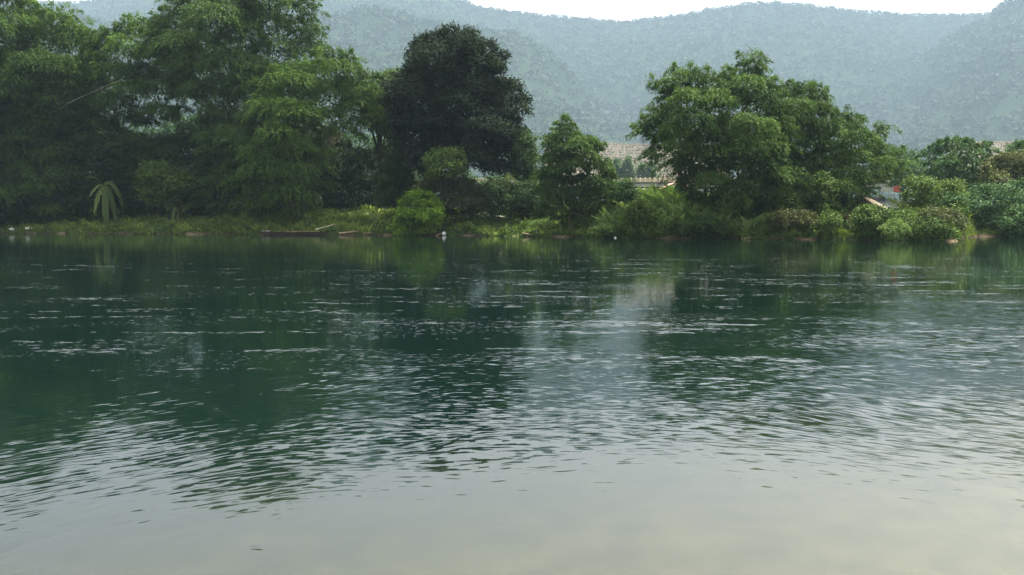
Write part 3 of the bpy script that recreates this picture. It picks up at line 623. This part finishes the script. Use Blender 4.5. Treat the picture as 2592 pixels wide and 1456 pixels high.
banana('banana plant with umbrella of leaves under the right side of the big dark tree', 1247, 100, 4.6, 9, 3.0, .3, drop=1.1)
banana('banana plant just right of the umbrella-shaped one, under the big dark tree', 1290, 99, 5.2, 7, 2.8, .1, drop=1.0)
banana('small bright banana plant beside the left end of the road wall', 1578, 85, 1.9, 6, 2.3, .4, drop=.5)

# ------------------------------------------------------------------ bare canes, driftwood, stones, boat
def stick(name, label, cat, a, b, r0, r1, mat, group=None, mid=None):
    a, b = np.array(a), np.array(b); m_ = (a + b) / 2 + (mid if mid is not None else 0)
    t = np.linspace(0, 1, 7)[:, None]; pth = (1 - t) ** 2 * a + 2 * t * (1 - t) * m_ + t ** 2 * b
    v, f = tube(pth, np.linspace(r0, r1, 7), 6)
    return tag(mesh_np(name, v, f, M[mat], smooth=True), label, cat, group)
stick('bare_cane', 'bare dark cane poking up against the hill between the two left bamboos', 'cane', P(200, 120, 120), P(248, 30, 120), .03, .012, 'bark', mid=[.3, 0, -.3])
stick('bare_cane', 'pale bare cane lying slantwise across the lower left bamboo', 'cane', P(170, 262, 114.5), P(310, 200, 115), .024, .016, 'pale_culm')
stick('driftwood', 'leaning grey branch above the right end of the boat', 'branch', P(800, 581, 99.5), P(850, 567, 100.5), .05, .025, 'pale_culm')
stick('driftwood', 'pinkish driftwood log at the waterline right of the boat', 'log', P(858, 591, 101.2), P(906, 585.5, 101.6), .10, .06, 'wood_pale')
stick('driftwood', 'short driftwood piece left of the round bush', 'log', P(920, 591, 100.5), P(945, 588, 100.9), .08, .05, 'wood_pale')
stick('driftwood', 'reddish stick slanting to the white lump beside the round bush', 'stick', P(1104, 596, 97.3), P(1124, 588, 97.6), .06, .035, 'wood_pale')
stick('driftwood', 'pale stick on the grass right of the white lump', 'stick', P(1158, 588, 97.8), P(1172, 594, 97.2), .05, .03, 'wood_pale')
stick('driftwood', 'tan log at the foot of the grass below the cone-shaped bamboo', 'log', P(1322, 590, 91.5), P(1345, 595, 91.2), .08, .05, 'wood_pale')

def rock_mesh(c, sx, sy, sz, seed):
    rg = np.random.default_rng(seed); bm = bmesh.new(); bmesh.ops.create_icosphere(bm, subdivisions=1, radius=1)
    v = np.array([x.co[:] for x in bm.verts]); f = np.array([[y.index for y in x.verts] for x in bm.faces]); bm.free()
    v = v * (1 + rg.normal(0, .12, (len(v), 1))) * [sx, sy, sz] + c
    return v, f
lp = P(648, 1387, 4.2); lc = P(648, 1387, 4.2 * CAM_H / (CAM_H - lp[2])); lc[2] = .006
v = np.array([(-.034, 0, 0), (-.012, .008, .004), (.014, .007, .002), (.036, .001, .006), (.012, -.007, .003), (-.014, -.006, .001)]) + lc
tag(mesh_np('floating_leaf', v, [(0, 1, 4, 5), (1, 2, 3, 4)], M['slate']), 'single dark leaf floating on the smooth near water', 'leaf')
rngd = np.random.default_rng(3)
for i, (px, dy) in enumerate([(365, 0), (520, .1), (985, .1), (1215, 0), (1440, .1), (1905, .1), (2070, .05), (2290, .1)]):
    Y = float(bank_y(px)) - .1 + dy; c = np.array([(px - CX) / F_PX * Y, Y, .08]); a = rngd.uniform(-.5, .5); l_ = rngd.uniform(.5, 1.1)
    dv = np.array([math.cos(a) * l_, math.sin(a) * .6, rngd.uniform(-.05, .25)])
    stick('driftwood', ['short snag lying at the dark waterline right of the banana plants', 'broken branch at the waterline left of the moored boat', 'forked twig in the shade at the left foot of the round bush', 'bleached stick at the waterline below the heap of stones',
                        'dead branch at the waterline below the cone-shaped bamboo', 'dead branch at the waterline right of the tall reeds', 'snag at the waterline below the small dark yellow-tipped tree', 'branch at the waterline in front of the fine-leaved round bush'][i],
          'branch', c - dv, c + dv, .05, .02, 'wood_pale' if i % 3 else 'wood', mid=[0, 0, rngd.uniform(.0, .25)])
parts = []
for i in range(150):
    px = RNG.uniform(1128, 1295); Y = bank_y(px) + RNG.uniform(7, 9.5)
    c = np.array([(px - CX) / F_PX * Y, Y, ground_z(np.array(px), np.array(Y)) + RNG.uniform(.05, .65) * (1 - abs(px - 1190) / 170)])
    s = RNG.uniform(.09, .2); parts.append(rock_mesh(c, s * 1.2, s, s * .8, i))
v, f = join(parts)
tag(mesh_np('stone_heap', v, f, M['stone']), 'long heap of pale stones on the grass right of the round bush', 'stones', kind='stuff')
for i, (px, py, s, Y, lab) in enumerate([(30, 581, .35, 114.6, 'pale rock at the dark waterline in the left corner'), (74, 579, .42, 115, 'broader pale rock just right of the left corner rock'),
                                         (1124, 592, .22, 97.2, 'small white lump at the waterline right of the round bush'), (1558, 602.5, .13, 82.3, 'tiny white stone at the waterline below the reeds')]):
    v, f = rock_mesh(P(px, py, Y), s * 1.1, s, s * 1.1 if i == 2 else s * .6, 50 + i)
    tag(mesh_np('rock', v, f, M['white' if i >= 2 else 'stone']), lab, 'rock')

# boat: long low hull, parts hull, thwarts, deck
bc = P(752, 590, 103.3); bc[2] = 0
boat = empty('wooden_boat', bc, 'long low wooden boat moored along the bank under the arching bamboo', 'boat')
Lb = 8.6; k = 15; s = np.linspace(-1, 1, k); prof = []
for si in s:
    wd = .62 * (1 - abs(si) ** 3) + .1; sheer = .34 + .20 * si ** 4; keel = -.15 + .28 * abs(si) ** 5
    prof.append([(si * Lb / 2, -wd, sheer), (si * Lb / 2, -wd * .7, keel), (si * Lb / 2, wd * .7, keel), (si * Lb / 2, wd, sheer), (si * Lb / 2, wd - .06, sheer), (si * Lb / 2, wd * .7 - .05, keel + .06), (si * Lb / 2, -wd * .7 + .05, keel + .06), (si * Lb / 2, -wd + .06, sheer)])
v = np.array(prof).reshape(-1, 3); R = np.array(Matrix.Rotation(math.radians(-4), 3, 'Z')); v = v @ R.T + bc
f = [(i * 8 + j, i * 8 + (j + 1) % 8, (i + 1) * 8 + (j + 1) % 8, (i + 1) * 8 + j) for i in range(k - 1) for j in range(8)]
mesh_np('hull', v, f, M['wood'], boat)
for sx in (-2.2, -.2, 1.8):
    v, f = box(sx, 0, .36, .28, 1.15, .04); mesh_np('thwart', v @ R.T + bc, f, M['wood_pale'], boat)
v, f = box(-3.7, 0, .45, .9, .5, .04); mesh_np('bow_deck', v @ R.T + bc, f, M['white'], boat)
v, f = box(.9, .25, .42, 4.5, .5, .05); mesh_np('plank', v @ R.T + bc, f, M['wood_pale'], boat)

# ------------------------------------------------------------------ elevated road, house, shed, panels
RY = 205.
def bx(name, px0, px1, py0, py1, Y, dep, mat, parent=None, lab=None, cat=None, group=None):
    a = P(px0, py1, Y); b = P(px1, py0, Y)
    v, f = box((a[0] + b[0]) / 2, Y + dep / 2, (a[2] + b[2]) / 2, abs(b[0] - a[0]), dep, abs(b[2] - a[2]))
    o = mesh_np(name, v, f, M[mat], parent)
    if lab: tag(o, lab, cat, group)
    return o
via = empty('elevated_road', base_of(1640, RY), 'elevated concrete road with tan parapet crossing behind the bamboos', 'elevated road')
bx('parapet', 900, 2600, 451, 461.5, RY, .4, 'parapet', via)
bx('coping', 900, 2600, 461.6, 463.8, RY - .35, 1.2, 'slate', via)
bx('deck', 900, 2600, 463.9, 473, RY, 9, 'concrete', via)
bx('girder', 900, 2600, 473.1, 475.5, RY + .6, 7.5, 'slate', via)
for i, px in enumerate(range(1596, 1720, 12)):
    bx('parapet_post', px, px + 3, 449, 460.5, RY - .06, .35, 'yellow', via)
for i, px in enumerate(range(2212, 2300, 12)):
    bx('parapet_post', px, px + 3, 449, 460.5, RY - .06, .35, 'yellow', via)
for px in (1000, 1200, 1430, 1660, 1890, 2120, 2350):
    p0 = P(px, 475, RY); gz_ = float(ground_at(p0[0], RY)); v, f = box(p0[0], RY + 3, (p0[2] + gz_) / 2 - .6, 1.6, 1.6, p0[2] - gz_ + 1.1)
    mesh_np('pier', v, f, M['concrete'], via)
wl = empty('roadside_wall', base_of(1630, 190), 'white-topped grey wall under the elevated road beside the cone-shaped bamboo', 'wall')
bx('wall', 1590, 1668, 480, 520, 190, .4, 'concrete', wl); bx('coping', 1592, 1634, 477, 480.5, 189.8, .7, 'white', wl)
hs = empty('house', base_of(1715, 180), 'small white house with pinkish roof under the branch of the great spreading bamboo', 'house')
bx('wall', 1686, 1760, 473, 512, 180, 6, 'white', hs)
a, b_, c_ = P(1678, 477, 179.3), P(1708, 462, 179.3), P(1768, 477, 179.3)
v = np.array([a, b_, c_, a + [0, 7.4, 0], b_ + [0, 7.4, 0], c_ + [0, 7.4, 0]]); v = np.concatenate([v, v - [0, 0, .22]])
f = [(0, 1, 4, 3), (1, 2, 5, 4), (6, 9, 10, 7), (7, 10, 11, 8), (0, 6, 7, 1), (1, 7, 8, 2), (3, 4, 10, 9), (4, 5, 11, 10), (0, 3, 9, 6), (2, 8, 11, 5)]
mesh_np('roof', v, f, M['pink'], hs)
v = np.array([P(1688, 473, 179.98), P(1706, 464, 179.98), P(1758, 473, 179.98)]); v = np.concatenate([v, v + [0, 6, 0]])
f3 = np.array([(0, 1, 2), (3, 5, 4)]); mesh_np('gable', v, f3, M['white'], hs)
bx('door', 1684.5, 1689.5, 478, 511, 179.9, .08, 'slate', hs)
pf = empty('panel_fence', base_of(2265, 120), 'row of grey, red and blue panels half hidden by the yellow-green tree', 'fence')
bx('panel', 2232, 2262.5, 474, 485, 120, .12, 'concrete', pf); tag(bx('panel', 2263, 2279.5, 471.5, 487, 120, .12, 'red', pf), 'red panel'); tag(bx('panel', 2280, 2298, 472, 486.5, 120, .12, 'blue', pf), 'blue panel')
for px in (2232, 2263, 2280, 2297): bx('post', px, px + 1.5, 471, 505, 120.15, .1, 'slate', pf)
shd = empty('shed', base_of(2240, 84), 'dark sloping shed roof above the tan path, right of the sloping bamboo', 'shed')
q = [P(2200, 503, 86), P(2232, 494, 86), P(2280, 528, 82), P(2240, 523, 82)]
v = np.array(q); v = np.concatenate([v, v - [0, 0, .15]])
mesh_np('roof', v, [(0, 1, 2, 3), (4, 7, 6, 5), (0, 4, 5, 1), (1, 5, 6, 2), (2, 6, 7, 3), (3, 7, 4, 0)], M['slate'], shd)
bx('wall', 2256, 2270, 516, 536, 83, .2, 'concrete', shd)
for px, py in ((2206, 505), (2236, 500), (2243, 526)): bx('post', px, px + 2, py, py + 35, 84.5, .1, 'wood', shd)
v = np.array([P(2185, 500, 83.5), P(2200, 500, 83.5), P(2262, 534, 79), P(2252, 540, 78.6)])
v = np.concatenate([v, v - [0, 0, .4]])
tag(mesh_np('path', v, [(0, 1, 2, 3), (4, 7, 6, 5), (0, 4, 5, 1), (1, 5, 6, 2), (2, 6, 7, 3), (3, 7, 4, 0)], M['dirtpath']), kind='structure')

# ------------------------------------------------------------------ terraced fields with rows, trees by the road
def terraces(label, pxa, pxb, pyt, pyb, Y0, Y1, rows):
    k = 60; pp = np.linspace(pxa, pxb, k); r_ = []
    for i in range(rows + 1):
        t = i / rows; Y = Y0 + (Y1 - Y0) * t
        py = pyb + (pyt - pyb) * t + 5 * np.sin(pp * .012) * t + 1.2 * np.sin(pp * .05 + i * .3)
        a = P(pp, py, Y); r_.append(a)
        if i < rows:
            Y2 = Y0 + (Y1 - Y0) * (t + .82 / rows); b = a.copy(); b[:, 1] = Y2; b[:, 0] *= Y2 / Y; r_.append(b)
    V = np.concatenate(r_)
    return tag(mesh_np('terraced_field', V, grid_faces(len(r_), k), M['terrace']), kind='structure')
terraces('', 1380, 1840, 362, 470, 560, 800, 16)
terraces('', 2400, 3000, 362, 440, 560, 800, 10)
# bushes along the terrace edges
def scatter_rows(pxa, pxb, pyt, pyb, Y0, Y1, n):
    t = RNG.integers(0, 16, n) / 16 + .5 / 16 * RNG.random(n); px = RNG.uniform(pxa, pxb, n); Y = Y0 + (Y1 - Y0) * t
    c = P(px, pyb + (pyt - pyb) * t + 5 * np.sin(px * .012) * t - 1.0, Y - 1); return c
c = np.concatenate([scatter_rows(1400, 1820, 362, 470, 560, 800, 7000), scatter_rows(2400, 2700, 362, 440, 560, 800, 2500)]); n = len(c)
nn = nrm(RNG.normal(0, .6, (n, 3)) + [0, -.6, .4]); dd = nrm(np.cross(nn, RNG.normal(0, 1, (n, 3)))); w = np.cross(nn, dd)
v, f = leaf_quads(c, dd, w, RNG.uniform(.8, 1.9, n), RNG.uniform(.6, 1.3, n))
tag(mesh_np('orchard_rows', v, f, M['broad'], tint=RNG.random(n) * .7), 'rows of small bushes along the terraced hillside', 'bushes', kind='stuff')
GT = 'roadside trees in front of the terraced hillside'
for i, (cx, top, bot, hw, lab) in enumerate([(1560, 400, 455, 17, 'leftmost of the hazy trees standing before the terraced hillside'), (1590, 396, 455, 14, 'pointed hazy tree, tallest before the terraced hillside'),
                                            (1624, 410, 455, 9, 'narrow hazy tree in the middle of the row before the terraced hillside'), (1648, 410, 455, 13, 'hazy tree nearest the great spreading bamboo, before the terraced hillside')]):
    tree('roadside_tree', lab, 'tree', [(cx - hw, bot), (cx - hw * .95, (top + bot) / 2), (cx - hw * .35, top + 6), (cx, top), (cx + hw * .5, top + 8), (cx + hw, (top + bot) / 2), (cx + hw, bot)], 330, 2, cx, mat='cool', group=GT,
         rpx=(4, 9), leaf=(.7, .45), cover=1.6, fill=.2, back=.2, trunk_r=.2, limbs=3)

# ------------------------------------------------------------------ woods: middle distance and the hillside
def clumps(px, Y, z, R, k, lsz, tn=None, squash=.8):
    n = len(px); idx = np.repeat(np.arange(n), k); m_ = len(idx)
    c0 = np.stack([(px - CX) / F_PX * Y, Y, z], -1)[idx]
    d = sphere_dirs(m_); d[:, 2] = np.abs(d[:, 2]); c = c0 + d * R[idx][:, None] * [1, 1, squash] + [0, 0, 1] * (R[idx] * .35)[:, None]
    nn = nrm(d + RNG.normal(0, .45, (m_, 3))); dd = nrm(np.cross(nn, RNG.normal(0, 1, (m_, 3)))); w = np.cross(nn, dd)
    s = lsz * R[idx]
    v, f = leaf_quads(c - dd * (s * .5)[:, None], dd, w, s * RNG.uniform(.8, 1.3, m_), s * RNG.uniform(.7, 1.1, m_))
    tt = np.repeat(RNG.random(n) if tn is None else tn, k)
    return v, f, np.clip(tt * .7 + .3 * RNG.random(m_), 0, 1)
n = 30000; px = RNG.uniform(-700, 3300, n); Y = RNG.uniform(1000, 3400, n)
z = hill_z(px, Y); ok = z > 12; px, Y, z = px[ok], Y[ok], z[ok]
X = (px - CX) / F_PX * Y
patch = np.clip(.45 + .5 * vnoise(X, Y, .006, 2) + .25 * vnoise(X, Y, .02, 5), 0, 1)
R = RNG.uniform(6, 12, len(px)) * np.clip(Y / 2000, .6, 1.1)
v1, f1, t1 = clumps(px, Y, z, R, 13, .66, .2 + patch * .5 + .2 * RNG.random(len(px)))
# the ridge line, tree beside tree
n = 1500; px = np.concatenate([RNG.uniform(-200, 2800, n), RNG.uniform(-200, 2800, 400)]); Y = np.concatenate([RNG.uniform(3330, 3420, n), RNG.uniform(2640, 2720, 400)])
z = hill_z(px, Y)
v2, f2, t2 = clumps(px, Y, z, RNG.uniform(6, 10, len(px)), 14, .6, squash=1.0)
v, f = np.concatenate([v1, v2]), np.concatenate([f1, f2 + len(v1)])
tag(mesh_np('forest', v, f, M['forest'], tint=np.concatenate([t1, t2])), 'hazy forest covering the long hillside and its ridge', 'forest', kind='stuff')
# woods on the plain behind the river trees
n = 2600; px = RNG.uniform(-1200, 3600, n); Y = RNG.uniform(420, 1000, n)
ok = ~((px > 1300) & (px < 1870) & (Y < 900)) & ~((px > 2380) & (Y < 900)); px, Y = px[ok], Y[ok]; z = np.full(len(px), 5.)
v, f, t = clumps(px, Y, z, RNG.uniform(3.5, 7, len(px)), 22, .45, squash=1.2)
tag(mesh_np('woods', v, f, M['forest'], tint=t), 'hazy low woods on the plain behind the river trees', 'woods', kind='stuff')

# ------------------------------------------------------------------ haze
hm, nt, N, L = newmat('haze'); out = N.new('ShaderNodeOutputMaterial'); pv = N.new('ShaderNodeVolumePrincipled')
pv.inputs['Color'].default_value = (.25, .33, .41, 1); pv.inputs['Density'].default_value = .00020; pv.inputs['Anisotropy'].default_value = .0
L.new(pv.outputs[0], out.inputs['Volume'])
v, f = box(0, 2700, 470, 26000, 6400, 960)
tag(mesh_np('haze', v, f, hm), 'pale blue haze filling the valley', 'haze', kind='stuff')
